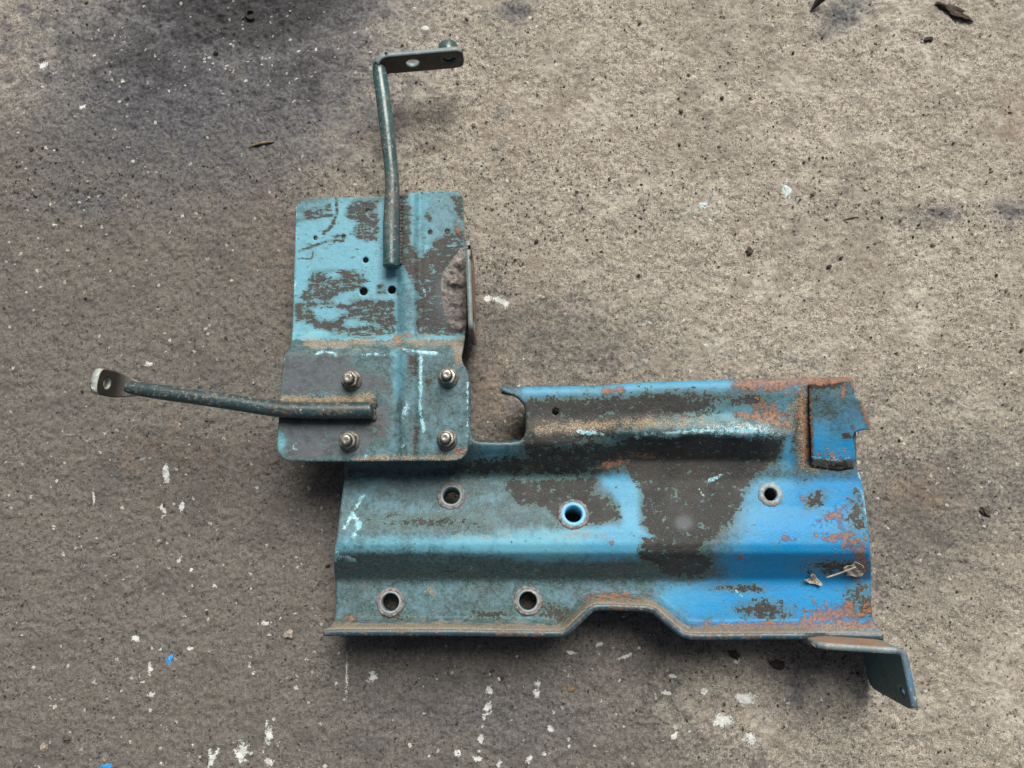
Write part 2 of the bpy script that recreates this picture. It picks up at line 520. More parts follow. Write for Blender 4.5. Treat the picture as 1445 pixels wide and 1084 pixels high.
def build_ground():
    stp = .0011
    ext = [.006, .015, .04, .1, .25, .6, 1.5, 4.0]
    xi = np.arange(-.435, .4351, stp); yi = np.arange(-.235, .435, stp)
    xs = np.concatenate([xi[0] - np.array(ext[::-1]), xi, xi[-1] + np.array(ext)])
    ys = np.concatenate([yi[0] - np.array(ext[::-1]), yi, yi[-1] + np.array(ext)])
    nx, ny = len(xs), len(ys)
    X, Y = np.meshgrid(xs, ys)
    px, py = PX(X, Y)
    e = len(ext)
    core = np.zeros((ny, nx)); core[e:-e, e:-e] = 1
    n1 = fft_noise(nx, ny, 1.9, .001, .04, 1)
    n2 = fft_noise(nx, ny, .9, .03, .26, 2)
    n3 = fft_noise(nx, ny, .3, .08, .45, 3)
    z = (.9 * n1 + .36 * n2 + .23 * np.clip(n3, -2.5, 3)) * MM
    # pit with lumps at the oily patch
    pit = f_blob(px, py, 330, 20, 190, 75)
    z += np.clip(pit, 0, 1) * MM * (-5 + .5 * n2)
    lump = np.clip(f_blob(px, py, 268, 44, 42, 22, -20), 0, 1)
    z += lump * 4 * MM
    z = (z - 1.0 * MM) * core - 1.0 * MM * (1 - core)
    # surface condition
    clean = mx(f_blob(px, py, 1180, 190, 640, 470, 8) * 1.6 + .05, f_blob(px, py, 1420, 1010, 480, 330, -20) * 1.0 - .12,
               f_blob(px, py, 20, 20, 190, 150) * 1.7 - .05, f_blob(px, py, 590, 130, 190, 230, 10) * 1.3 - .05)
    clean = np.clip(clean, -.75, 1)
    clean -= .75 * np.clip(f_blob(px, py, 1240, 300, 210, 50, 4) + .15, 0, 1)
    clean -= .5 * np.clip(f_blob(px, py, 960, 290, 160, 60, 0), 0, 1)
    clean -= 1.2 * np.clip(f_blob(px, py, 1205, 245, 30, 34), 0, .6)
    clean -= .6 * np.clip(f_blob(px, py, 800, 470, 260, 90, 10), 0, 1)
    clean += .55 * np.clip(f_blob(px, py, 1060, 1000, 190, 90, 5), 0, 1)
    clean -= .5 * np.clip(f_blob(px, py, 1330, 760, 120, 160, 0), 0, 1)
    oil = mx(f_blob(px, py, 350, 5, 250, 110, -4) * 1.6 - .08, f_blob(px, py, 215, 90, 250, 190, 20) * .9 - .1,
             f_blob(px, py, 420, 100, 190, 170, -20) * .9 - .15, f_blob(px, py, 120, 285, 100, 25) * .5 - .2,
             f_blob(px, py, 700, 1010, 330, 100) * .45 - .42, f_blob(px, py, 1130, 975, 60, 50) * .6 - .3,
             f_blob(px, py, 1190, 20, 50, 26, -30) * .7 - .1, f_blob(px, py, 725, 12, 26, 16) * .9 - .1,
             f_blob(px, py, 1330, 300, 40, 14) * .8 - .3, f_blob(px, py, 1430, 300, 50, 22) * .8 - .3)
    tint = mx(f_blob(px, py, 1295, 690, 55, 45), f_blob(px, py, 460, 300, 420, 160, -10) * .7 - .3, f_blob(px, py, 700, 200, 240, 120) * .7 - .3,
              f_blob(px, py, 1440, 160, 40, 60), f_blob(px, py, 690, 545, 50, 60) * .9, f_blob(px, py, 230, 640, 170, 90) * .6 - .3)
    white = np.full(px.shape, -1.0)
    sp = [(690, 15, 12, 7), (810, 243, 12, 9), (645, 572, 9, 9), (635, 660, 8, 24), (640, 770, 14, 10), (765, 760, 7, 7), (495, 620, 9, 12),
          (1035, 950, 8, 9), (1018, 1035, 14, 24), (895, 1040, 9, 24), (1130, 900, 6, 16), (1145, 960, 7, 15), (1175, 990, 6, 9), (1140, 1062, 14, 13),
          (1075, 682, 9, 9), (1120, 470, 20, 8), (1185, 450, 9, 8), (550, 975, 8, 9), (815, 985, 9, 9), (685, 1065, 10, 10), (160, 1078, 14, 6),
          (760, 200, 6, 14), (785, 440, 9, 10), (800, 575, 14, 8), (910, 310, 12, 10), (575, 535, 16, 9), (605, 720, 12, 6), (1000, 385, 6, 6),
          (95, 310, 6, 6), (62, 412, 6, 6), (605, 1017, 5, 5), (800, 1075, 10, 8), (1110, 1022, 10, 6), (1060, 322, 5, 5), (1250, 430, 10, 5)]
    spots = [(a / 3.01, 724 + b / 3.01, c / 3.01 * 1.25, d / 3.01 * 1.25) for a, b, c, d in sp]
    spots += [(232, 668, 5, 13), (229, 718, 5, 7), (255, 716, 4, 9), (131, 702, 1.6, 14), (208, 514, 6, 4), (261, 670, 3, 3), (141, 640, 3, 4), (266, 627, 3, 2)]
    s8 = [(205, 595, 14, 22), (215, 622, 16, 8), (190, 640, 9, 14), (470, 692, 18, 10), (175, 735, 10, 16), (170, 785, 12, 10), (380, 825, 12, 20),
          (255, 840, 8, 14), (678, 372, 12, 12), (740, 345, 10, 6), (790, 383, 40, 6), (680, 332, 16, 6), (560, 367, 18, 6), (850, 347, 12, 10),
          (945, 272, 13, 12), (893, 288, 10, 6), (213, 458, 10, 8), (415, 500, 14, 12), (1125, 530, 16, 10), (1305, 560, 30, 20), (990, 466, 16, 6), (80, 795, 14, 10),
          (550, 765, 8, 8), (485, 620, 10, 12), (1000, 720, 8, 14), (770, 485, 8, 10), (165, 820, 18, 8)]
    spots += [(620 + a / 3.01, 800 + b / 3.01, c / 3.01 * 1.2, d / 3.01 * 1.2) for a, b, c, d in s8]
    spots += [(477, 922, 5, 5), (488, 960, 1.5, 30), (473, 966, 4, 4), (525, 957, 6, 8), (690, 975, 6, 5), (757, 978, 5, 6), (489, 940, 3, 5),
              (707, 424, 12, 6), (688, 420, 5, 6), (62, 93, 7, 6), (1048, 985, 9, 5), (1020, 1018, 14, 8), (1060, 1045, 10, 8), (340, 1058, 9, 12), (300, 1070, 4, 14), (377, 1040, 5, 14)]
    r = random.Random(5)
    for _ in range(300):
        x_, y_ = r.uniform(-20, 1460), r.uniform(-20, 1100)
        w = r.uniform(1.2, 2.6) * (1.5 if r.random() < .12 else 1)
        spots.append((x_, y_, w * r.uniform(.8, 2.0), w))
    for i in range(60):   # pale crumbs at the edge of the oily patch
        a = r.uniform(0, 1)
        spots.append((140 + 330 * a + r.gauss(0, 22), 55 + 60 * math.sin(a * 3) + r.gauss(0, 22), r.uniform(1.5, 4.5), r.uniform(1.2, 3)))
    for cx, cy, rx, ry in spots:
        R = 3 * max(rx, ry) + 6
        j0, j1 = np.searchsorted(px[ny // 2], [cx - R * 1.3, cx + R * 1.3])
        iy = np.where((py[:, nx // 2] > cy - R) & (py[:, nx // 2] < cy + R))[0]
        if len(iy) == 0 or j1 <= j0:
            continue
        j0 = max(0, j0 - 30); j1 = min(nx, j1 + 30)
        sl = (slice(iy[0], iy[-1] + 1), slice(j0, j1))
        lowr = -.42 if max(rx, ry) < 5.2 else 0.0
        white[sl] = np.maximum(white[sl], f_blob(px[sl], py[sl], cx, cy, rx, ry, 0 if ry > 4 * rx else r.uniform(-30, 30)) + lowr)
    me = bpy.data.meshes.new("ground")
    nv = nx * ny
    co = np.stack([X, Y, z], -1).reshape(-1, 3).astype(np.float32)
    me.vertices.add(nv); me.vertices.foreach_set("co", co.ravel())
    idx = np.arange(nv).reshape(ny, nx)
    q = np.stack([idx[:-1, :-1], idx[:-1, 1:], idx[1:, 1:], idx[1:, :-1]], -1).reshape(-1, 4)
    me.loops.add(q.size); me.loops.foreach_set("vertex_index", q.ravel().astype(np.int32))
    me.polygons.add(len(q)); me.polygons.foreach_set("loop_start", (np.arange(len(q)) * 4).astype(np.int32))
    me.polygons.foreach_set("use_smooth", np.ones(len(q), bool))
    for k, a in (("clean", clean), ("oil", oil), ("white", white), ("tint", tint)):
        me.attributes.new(k, 'FLOAT', 'POINT').data.foreach_set("value", a.ravel().astype(np.float32))
    me.update(); me.validate()
    me.materials.append(M_GROUND)
    o = bpy.data.objects.new("ground", me); COL.objects.link(o)
    tag(o, kind='structure', label='rough oil-stained concrete ground with white paint spatters', cat='ground')
    return z, xs, ys
GZ, GXS, GYS = build_ground()
def gz(x, y):
    return float(GZ[min(len(GYS) - 1, np.searchsorted(GYS, y)), min(len(GXS) - 1, np.searchsorted(GXS, x))])

# ------------------------------------------------------------------ the bracket
root = bpy.data.objects.new("machinery_bracket", None)
root.location = W(760, 720, 0)
root.empty_display_size = .05
COL.objects.link(root)
tag(root, "bent steel mounting bracket in worn blue and teal paint with two rods, lying on concrete", "bracket")

def interp(y, pts):
    ys = [p[0] for p in pts]; zs = [p[1] for p in pts]
    # monotone-ish cubic via dense linear then box smoothing
    g = np.linspace(ys[0], ys[-1], 900)
    l = np.interp(g, ys, zs)
    k = max(3, int(6 / ((ys[-1] - ys[0]) / 900)))
    ker = np.hanning(k + 2); ker /= ker.sum()
    lp = np.pad(l, (k, k), mode='edge')
    l2 = np.convolve(lp, ker, 'same')[k:-k]
    return np.interp(y, g, l2)

YTOP = lambda x: np.interp(x, [700, 742, 850, 900, 1000, 1100, 1195, 1230], [557, 557, 555, 551, 548, 546, 543, 542])
# image line of the upturned lower flange's crest
RIM = [(456, 889), (475, 888), (640, 888), (770, 890), (790, 890), (797, 888), (803, 883), (830, 857), (838, 852.5), (860, 852), (912, 854),
       (925, 858), (955, 884), (962, 890), (972, 893), (990, 894), (1080, 893), (1165, 893), (1200, 894), (1247, 895)]
ZP_A = [(470, 50), (626, 50), (634, 47), (672, 26), (678, 26), (715, 30), (750, 36), (768, 37.5), (780, 36), (818, 16), (824, 15.5), (850, 16.5), (900, 18)]
ZP_B = [(470, 46), (556, 46), (585, 44), (602, 50), (611, 50), (650, 29), (678, 28), (715, 31), (750, 36), (768, 37.5), (780, 36), (818, 16), (824, 15.5), (850, 16.5), (900, 18)]
ZP_A2 = [(470, 46), (556, 46), (590, 45), (610, 48.5), (626, 47), (672, 26), (678, 26), (715, 30), (750, 36), (768, 37.5), (780, 36), (818, 16), (824, 15.5), (850, 16.5), (900, 18)]
ZP_C = [(470, 45), (556, 44), (600, 38), (655, 30), (678, 29), (715, 31), (750, 36), (768, 37.5), (780, 36), (818, 16), (824, 15.5), (850, 16.5), (900, 18)]

def z_lower(px, py):
    wB = smooth(800, 905, px); wC = smooth(1062, 1138, px); wA2 = smooth(700, 760, px)
    z = interp(py, ZP_A) * (1 - wA2) + interp(py, ZP_A2) * wA2
    z = z * (1 - wB) + interp(py, ZP_B) * wB
    z = z * (1 - wC) + interp(py, ZP_C) * wC
    # upturned lip follows the notched lower edge
    d = seg_dist(px, py, RIM, False)
    lip = np.clip(1 - d / 17.0, 0, 1) * (py > 800)
    zl = 45.0 - 13.0 * smooth(1135, 1168, px)
    return z + (zl - z) * lip ** 1.6

LOW_OUT = [(456, 889), (466, 884), (472, 874), (475, 850), (473.5, 822), (471.5, 800), (472, 782), (476, 755), (480, 720), (484, 690), (486, 676), (485.5, 655), (485, 520),
           (640, 520), (655, 531), (664, 541), (664, 606), (666, 618), (673, 625), (690, 626.5), (722, 627), (733, 624), (740, 617), (742.5, 606), (743, 592), (743, 581), (741, 572), (735, 564), (726, 558), (716, 553.5),
           (708, 549), (708, 542), (714, 520), (730, 490), (746, 470), (760, 464), (1100, 456), (1204, 452), (1205, 543), (1207, 580), (1209, 660), (1213, 668), (1218, 692), (1222, 722), (1227, 765), (1229.5, 800), (1229, 850), (1231, 872), (1238, 886), (1247, 895)] + RIM[::-1][1:-1]
LOW_OUT = [p for i, p in enumerate(LOW_OUT)]
HOLES_LOW = [(637, 700, 12.5), (809, 726, 13), (1087, 698, 9), (551, 850, 13), (745, 848, 13), (784, 581, 5)]

def map_lower(P):
    px, py = P[:, 0], P[:, 1]
    yt = YTOP(px)
    e = np.maximum(yt - py, 0)
    over = (e > 0) & (px > 690)
    pyc = np.where(over, yt, py)
    z = z_lower(px, pyc)
    x, y, zz = W(px, pyc, z)
    r = 6.0
    e_mm = e * .46
    th = np.minimum(e_mm / r, math.pi / 2)
    down = np.maximum(e_mm - r * math.pi / 2, 0)
    y = np.where(over, y + r * np.sin(th) * MM, y)
    zz = np.where(over, zz - (r * (1 - np.cos(th)) + down) * MM, zz)
    # tongue of the flange left of the cutout sags with distance
    return np.stack([x, y, zz], -1)

def fields(P, n=None):
    return P[:, 0], P[:, 1]

def low_attrs(P):
    x, y = P[:, 0], P[:, 1]
    hue = (.35 * smooth(780, 860, x) + .65 * smooth(960, 1120, x + .9 * (y - 760))) * smooth(640, 690, y) + smooth(600, 560, y) * .4
    hue = np.clip(np.maximum(hue, smooth(1090, 1130, x) * (.5 + .5 * smooth(600, 680, y))), 0, 1)
    fade = np.full(x.shape, .22)
    fade = np.maximum(fade, (.62 + .3 * smooth(560, 760, x)) * np.clip(1 - np.abs(y - 767) / 22, 0, 1) ** .8 * (x < 930))
    fade = np.maximum(fade, f_poly(x, y, [(845, 672), (905, 668), (905, 740), (935, 760), (900, 790), (770, 790), (600, 775), (600, 760), (800, 745), (875, 740), (870, 705)], 12) * .5 + .5)
    fade = np.maximum(fade, smooth(1000, 1100, x + .35 * (y - 700)) * smooth(655, 690, y) * .92)
    fade = np.maximum(fade, f_poly(x, y, [(930, 830), (1010, 815), (1040, 822), (1230, 822), (1230, 880), (970, 880), (930, 850)], 22) * .5 + .5)
    fade = np.maximum(fade, (f_line(x, y, [(745, 552), (860, 549), (960, 540), (1130, 540)], 14) * .4 + .38))
    fade = np.maximum(fade, f_blob(x, y, 700, 645, 40, 22) * .55 + .3)
    fade = np.maximum(fade, f_poly(x, y, [(985, 560), (1120, 555), (1115, 600), (960, 605)], 20) * .25 + .35)
    fade = np.maximum(fade, f_blob(x, y, 1112, 635, 14, 24) * .5 + .5)
    fade = np.where((y > 818) & (x < 800), np.maximum(fade, .25), fade)
    fade = fade - .55 * np.clip(1 - np.abs(y - 808) / 16, 0, 1) * smooth(1060, 960, x)  # step face dulled: grime, plus its shading put into the colour
    bare = mx(
        f_poly(x, y, [(742, 563), (860, 560), (985, 556), (965, 585), (900, 600), (860, 615), (742, 640), (735, 605)], 10),
        f_poly(x, y, [(880, 618), (960, 612), (1110, 616), (1098, 650), (1062, 675), (1048, 700), (1035, 735), (1010, 757), (985, 780), (935, 772), (905, 740), (905, 692), (880, 662)], 11),
        f_poly(x, y, [(708, 678), (845, 674), (838, 695), (872, 712), (876, 733), (832, 742), (788, 738), (770, 716), (735, 714)], 9),
        f_poly(x, y, [(905, 760), (940, 752), (985, 775), (1010, 790), (990, 815), (940, 812), (900, 785)], 10),
        f_poly(x, y, [(742, 628), (900, 622), (890, 660), (820, 668), (740, 668)], 16) - .1,
        f_poly(x, y, [(486, 652), (600, 655), (740, 640), (860, 660), (860, 672), (486, 674)], 12) - .25,
        f_blob(x, y, 785, 866, 38, 16, 20) - .25, f_blob(x, y, 700, 868, 40, 14) - .45, f_blob(x, y, 560, 870, 40, 8) - .4,
        f_blob(x, y, 1040, 830, 60, 8) - .45, f_blob(x, y, 1080, 862, 45, 16, 5) - .25, f_blob(x, y, 1150, 705, 18, 12, -40) - .15,
        f_blob(x, y, 1180, 800, 60, 12) - .35, f_blob(x, y, 1215, 850, 26, 36) - .3, f_blob(x, y, 1210, 730, 20, 40) - .35, f_blob(x, y, 1132, 610, 14, 60) - .1, f_blob(x, y, 1055, 565, 40, 12) - .3,
        f_blob(x, y, 950, 570, 60, 16) + .1, f_blob(x, y, 600, 735, 110, 14) - .55)
    bare = np.clip(bare, -.7, .62)
    slate = mx(f_blob(x, y, 965, 738, 24, 20), f_blob(x, y, 560, 640, 120, 40) * 2)
    rust = mx(f_blob(x, y, 1180, 866, 55, 18, -8) - .05, f_blob(x, y, 1196, 762, 32, 26, 30) - .2, f_blob(x, y, 1170, 760, 26, 8, 20) - .2, f_blob(x, y, 1180, 725, 40, 14, -30) - .35,
              f_line(x, y, [(1050, 541), (1200, 535)], 13) + .15, f_line(x, y, [(1132, 560), (1136, 645)], 10) - .05, f_line(x, y, [(1000, 894 - 8), (1230, 882)], 9) - .1, f_blob(x, y, 1215, 790, 16, 50) - .25, f_blob(x, y, 1085, 585, 46, 22, 15) - .25, f_line(x, y, [(1040, 585), (1110, 600)], 8) - .2, f_line(x, y, [(1133, 590), (1138, 640)], 7) - .1,
              f_line(x, y, [(855, 552), (875, 549)], 6), f_blob(x, y, 865, 655, 28, 5, -10) - .1, f_blob(x, y, 905, 602, 5, 4), f_blob(x, y, 860, 842, 52, 9) - .2, f_blob(x, y, 1110, 882, 110, 8) - .15,
              f_blob(x, y, 1044, 787, 7, 8) - .1, f_blob(x, y, 864, 766, 4, 4), f_blob(x, y, 1110, 760, 12, 4), f_blob(x, y, 1135, 705, 14, 6, 40) - .3, f_blob(x, y, 495, 872, 16, 8) - .2, f_blob(x, y, 905, 645, 60, 10) - .5)
    d = seg_dist(x, y, RIM, False)
    dust = np.where(y > 800, np.clip(1.15 - d / 10.5, -1, 1), -1)
    dust = mx(dust, f_line(x, y, [(760, 605), (800, 603), (900, 596), (1000, 597), (1110, 608), (1128, 560)], 15) * .8 - .3, f_blob(x, y, 690, 757, 110, 8) * .8 - .55, f_blob(x, y, 820, 755, 70, 9) * .8 - .35,
              f_line(x, y, [(1130, 552), (1132, 650), (1150, 662)], 9) * .7 - .1, f_blob(x, y, 608, 835, 12, 14) * .8 - .3)
    scr = mx(f_line(x, y, [(815, 609), (850, 613)], 4) - .1, f_line(x, y, [(900, 615), (1005, 607)], 5) - .15, f_blob(x, y, 1050, 609, 48, 10, 3) + .25, f_blob(x, y, 945, 615, 24, 5),
             f_line(x, y, [(512, 700), (495, 728), (487, 745)], 3), f_line(x, y, [(497, 725), (508, 738), (502, 752), (497, 758)], 4), f_line(x, y, [(478, 785), (500, 790)], 4) - .1,
             f_line(x, y, [(998, 680), (1016, 671)], 2.8) + .3, f_line(x, y, [(1295 - 260, 830), (1050, 845)], 1.6), f_line(x, y, [(475, 775), (474, 790)], 4), f_line(x, y, [(985, 690), (994, 700)], 1.6))
    scr = np.maximum(scr, f_line(x, y, [(1213, 668), (1222, 720), (1226, 745)], 4) - .15)
    return dict(hue=hue, fade=np.clip(fade, 0, 1), bare=bare, rust=rust, dust=dust, scratch=scr, slate=slate)

P, T = sheet2d(LOW_OUT, [circle(a, b, c) for a, b, c in HOLES_LOW], 3.0)
lower = mesh_obj("lower_plate", map_lower(P), T, [M_SHEET, M_RIM], root, attrs=low_attrs(P), solid=4.0)
lower["label"] = "long pressed plate in blue and teal paint with notched lower lip"

# -- upper plate
UP_OUT = chaikin([(418, 300), (418, 288), (424, 281), (436, 280), (500, 278.5), (560, 277), (568, 275), (578, 272), (610, 271), (640, 270.5), (649, 272), (654, 279), (654, 292),
                  (656, 380), (657, 470), (654, 487), (651, 500), (652, 511), (661.5, 527), (661.5, 560), (661, 625), (659, 640), (650, 649), (636, 650.5),
                  (560, 650.5), (480, 651.5), (412, 651), (399, 648), (391, 637), (391, 622), (393.5, 595), (396, 545), (399, 515), (402, 500), (410, 489), (413, 472), (415, 400)], 2)
HOLES_UP = [(445, 336, 3), (485, 334, 3.2), (519, 298, 3.2), (516, 367, 4.2), (513, 411, 6), (553, 409, 6), (607, 328, 3.6), (631, 327, 4)]

def z_upper(px, py):
    t = smooth(468, 502, py)
    z = 28 + 25.5 * t
    bump = np.exp(-((px - 577) / 13.0) ** 4)
    z = z + 4.5 * bump * np.clip(1 - .2 * t, 0, 1)
    z = z + 1.6 * smooth(588, 600, px) * (1 - t)
    z = z + .5 * np.sin(px * .021 + 1) * np.sin(py * .017)
    return z

def up_attrs(P):
    x, y = P[:, 0], P[:, 1]
    Z = lambda L, ox, oy: [(ox + a / 4.516, oy + b / 4.516) for a, b in L]
    A = lambda L: Z(L, 380, 250)
    B = lambda L: Z(L, 370, 450)
    hue = np.zeros_like(x)
    fade = np.where(y < 480, .8, .25)
    fade = np.where(y < 480, fade - .5 * np.clip(1 - np.hypot(x - 420, y - 282) / 45, 0, 1) - .3 * np.clip(1 - np.abs(y - 280) / 10, 0, 1), fade)
    fade = np.where((x > 598) & (y < 345), .45, fade)
    fade = np.where((x > 560) & (x < 600) & (y < 480), .5, fade)
    fade = np.maximum(fade, f_poly(x, y, B([(800, 180), (960, 190), (900, 500), (830, 560)]), 10) * .3 + .3)
    fade = np.maximum(fade, f_blob(x, y, 398, 625, 10, 22) * .6 + .3)
    bare = mx(f_poly(x, y, A([(540, 150), (690, 140), (690, 400), (610, 405), (520, 360), (570, 290), (480, 240), (500, 190)]), 7),
              f_poly(x, y, A([(210, 215), (390, 165), (400, 215), (300, 250), (220, 260)]), 6) - .1,
              f_poly(x, y, A([(400, 385), (430, 365), (480, 370), (480, 395)]), 4),
              f_poly(x, y, A([(270, 600), (540, 590), (620, 650), (590, 700), (440, 740), (420, 780), (180, 780), (250, 700)]), 9) - .1,
              f_poly(x, y, A([(160, 800), (560, 780), (800, 790), (800, 990), (640, 1020), (420, 1000), (170, 900)]), 9),
              f_poly(x, y, A([(690, 690), (720, 675), (760, 740), (680, 745)]), 4),
              f_poly(x, y, A([(835, 110), (885, 110), (900, 300), (890, 420), (970, 520), (1060, 400), (1190, 350), (1240, 330), (1250, 1000), (930, 1010), (950, 760), (870, 580), (830, 500)]), 7),
              f_poly(x, y, A([(1150, 120), (1240, 110), (1250, 300), (1190, 250)]), 8) - .2,
              f_poly(x, y, A([(1000, 200), (1040, 260), (1040, 300), (990, 260)]), 5) - .2,
              f_poly(x, y, B([(140, 215), (560, 225), (560, 300), (640, 340), (815, 380), (815, 470), (640, 465), (450, 450), (200, 480), (120, 480)]), 8),
              f_poly(x, y, B([(100, 560), (690, 560), (800, 560), (800, 740), (690, 800), (600, 850), (380, 900), (140, 900), (100, 640)]), 9),
              f_poly(x, y, B([(920, 220), (1000, 230), (990, 370), (930, 350)]), 6) - .15, f_poly(x, y, B([(1030, 370), (1100, 380), (1050, 500)]), 6) - .2,
              f_poly(x, y, B([(960, 680), (1010, 680), (1000, 890), (950, 880)]), 6) - .2)
    patch = mx(f_poly(x, y, A([(260, 830), (330, 815), (520, 850), (400, 920), (300, 905)]), 7), f_poly(x, y, A([(160, 920), (400, 990), (420, 1040), (150, 1050)]), 8),
               f_blob(x, y, 497, 456, 12, 6), f_blob(x, y, 395, 625, 11, 20), f_poly(x, y, A([(410, 770), (500, 760), (520, 810), (420, 810)]), 5), f_blob(x, y, 513, 457, 10, 4), f_blob(x, y, 470, 388, 10, 6))
    bare = np.where(patch > -.6, np.minimum(bare, -patch * .9), bare)
    # thin scratches that show primer
    bare = mx(bare, f_line(x, y, A([(430, 130), (430, 230), (400, 310), (350, 355)]), 1.9) + .1, f_line(x, y, A([(190, 470), (300, 435), (380, 405), (470, 405)]), 1.8) - .05,
              f_line(x, y, A([(180, 520), (270, 520), (280, 480)]), 1.5) - .2, f_line(x, y, A([(180, 275), (400, 240)]), 2.2) - .1)
    bare = np.clip(bare, -.62, np.where((y < 480) & (x < 575), .34, .5))
    slate = np.where(y > 490, 1.0, 0.0) * smooth(590, 560, x)
    slate = np.maximum(slate, f_blob(x, y, 628, 420, 26, 60))
    d1 = np.clip(1 - np.abs(y - 484) / 13, -1, 1)
    dust = np.where(x > 430, d1 * .8 - .28, d1 * .6 - .5) - .18 * np.sin(x * .06) * np.sin(x * .023 + 2)
    dust = mx(dust, f_line(x, y, [(395, 566), (526, 562)], 7) * .9, f_line(x, y, [(500, 648), (560, 646), (600, 646), (650, 644)], 6) * .9 - .1, f_blob(x, y, 520, 557, 9, 6), f_blob(x, y, 648, 503, 10, 12) + .1)
    rust = mx(f_blob(x, y, 560, 480, 10, 6), f_blob(x, y, 575, 474, 9, 4), f_blob(x, y, 500, 483, 8, 3) - .1, f_blob(x, y, 648, 637, 12, 9) - .25, f_blob(x, y, 520, 649, 8, 3), f_blob(x, y, 646, 322, 8, 20) - .5)
    scr = mx(f_line(x, y, [(594, 505), (594, 530), (592, 580), (598, 608)], 3) + .05, f_blob(x, y, 572, 578, 4, 9, 15) + .35, f_line(x, y, [(510, 500), (548, 500)], 3) - .1, f_line(x, y, [(570, 494), (618, 499)], 2.6) + .15,
             f_line(x, y, [(445, 500), (460, 494), (475, 502)], 3) - .1, f_blob(x, y, 516, 644, 6, 5), f_blob(x, y, 568, 630, 5, 7) - .2, f_line(x, y, [(400, 500), (400, 515)], 3) - .1, f_line(x, y, [(418, 290), (416, 400), (414, 470)], 2.2) - .25,
             f_line(x, y, [(586, 390), (598, 405), (600, 418)], 1.6) - .1, f_line(x, y, [(660, 540), (660, 620)], 2.4) - .2)
    for (cx, cy, sx, sy, w) in ((418, 630, 5, 5, 1.6),):
        scr = np.maximum(scr, np.where(x - cx > 1.5, -1, np.clip(1 - np.abs(np.hypot(x - cx, y - cy) - 4) / 1.8, -1, 1)))
    return dict(hue=hue, fade=np.clip(fade, 0, 1), bare=bare, rust=rust, dust=dust, scratch=scr, slate=slate)

P, T = sheet2d(UP_OUT, [circle(a, b, c, 18) for a, b, c in HOLES_UP], 2.3)
zz = z_upper(P[:, 0], P[:, 1])
upper = mesh_obj("upper_plate", np.stack(W(P[:, 0], P[:, 1], zz), -1), T, [M_SHEET2, M_RIM2], root, attrs=up_attrs(P), solid=3.0)
upper["label"] = "stepped upper plate in pale cyan paint with small drilled holes"

# -- hole collars
def lathe(bm, prof, c, axis=Vector((0, 0, 1)), n=28, jitter=0, closed=False):
    q = Vector((0, 0, 1)).rotation_difference(axis)
    rings = []
    for r, h in prof:
        ring = []
        for i in range(n):
            a = 2 * math.pi * i / n
            rr = r * (1 + random.uniform(-jitter, jitter))
            ring.append(bm.verts.new(c + q @ Vector((rr * math.cos(a), rr * math.sin(a), h + random.uniform(-jitter, jitter) * r * .6))))
        rings.append(ring)
    for a, b in zip(rings[:-1], rings[1:]):
        for i in range(n):
            bm.faces.new((a[i], a[(i + 1) % n], b[(i + 1) % n], b[i]))
    if closed:
        for i in range(n):
            a, b = rings[-1], rings[0]
            bm.faces.new((a[i], a[(i + 1) % n], b[(i + 1) % n], b[i]))
    return rings

def sheet_normal(f, px, py):
    p0 = Vector([float(a) for a in W(px, py, f(np.array([px]), np.array([py]))[0])])
    p1 = Vector([float(a) for a in W(px + 8, py, f(np.array([px + 8.]), np.array([py]))[0])])
    p2 = Vector([float(a) for a in W(px, py - 8, f(np.array([px]), np.array([py - 8.]))[0])])
    n = (p1 - p0).cross(p2 - p0).normalized()
    return p0, n

for (cx, cy, ri, ro, hh, mat, lab) in ((637, 700, 12, 16, 1.5, M_BUSH, None), (809, 726, 12, 18, 1.4, M_BUSHB, "collar with a bright blue painted face"),
                                  (551, 850, 12.3, 16, 1.6, M_BUSH, None), (745, 848, 12.5, 16.5, 1.6, M_BUSH, None)):
    c, n = sheet_normal(z_lower, cx, cy)
    s = .47 * MM
    bm = bmesh.new()
    lathe(bm, [(ri * s, -14 * MM), (ri * s, hh * MM - .0004), (ri * s + .0005, hh * MM), (ro * s - .0008, hh * MM), (ro * s, hh * MM - .0006), (ro * s + .0004, .0002), (ro * s, -.002), (ro * s, -14 * MM)], c, n, jitter=.012, closed=True)
    b = from_bm("collar", bm, mat, lower, True)
    if lab: b["label"] = lab
    bm = bmesh.new()     # weld run round the collar
    lathe(bm, [(ro * s - .0003, .0011), (ro * s + .0007, .0012), (ro * s + .0016, .0006), (ro * s + .0022, -.0006), (ro * s - .0003, -.0008)], c, n, n=40, jitter=.055, closed=True)
    from_bm("weld_ring", bm, M_WELD, lower, True)
# bare ring round the plain hole
c, n = sheet_normal(z_lower, 1087, 698)
bm = bmesh.new()
s = .47 * MM
lathe(bm, [(9 * s, -.003), (9 * s, .0007), (10 * s, .0011), (14 * s, .0009), (17 * s, .0003), (18 * s, -.0008), (9 * s, -.003)], c, n, n=40, jitter=.04)
from_bm("weld_ring", bm, M_BUSH, lower, True)

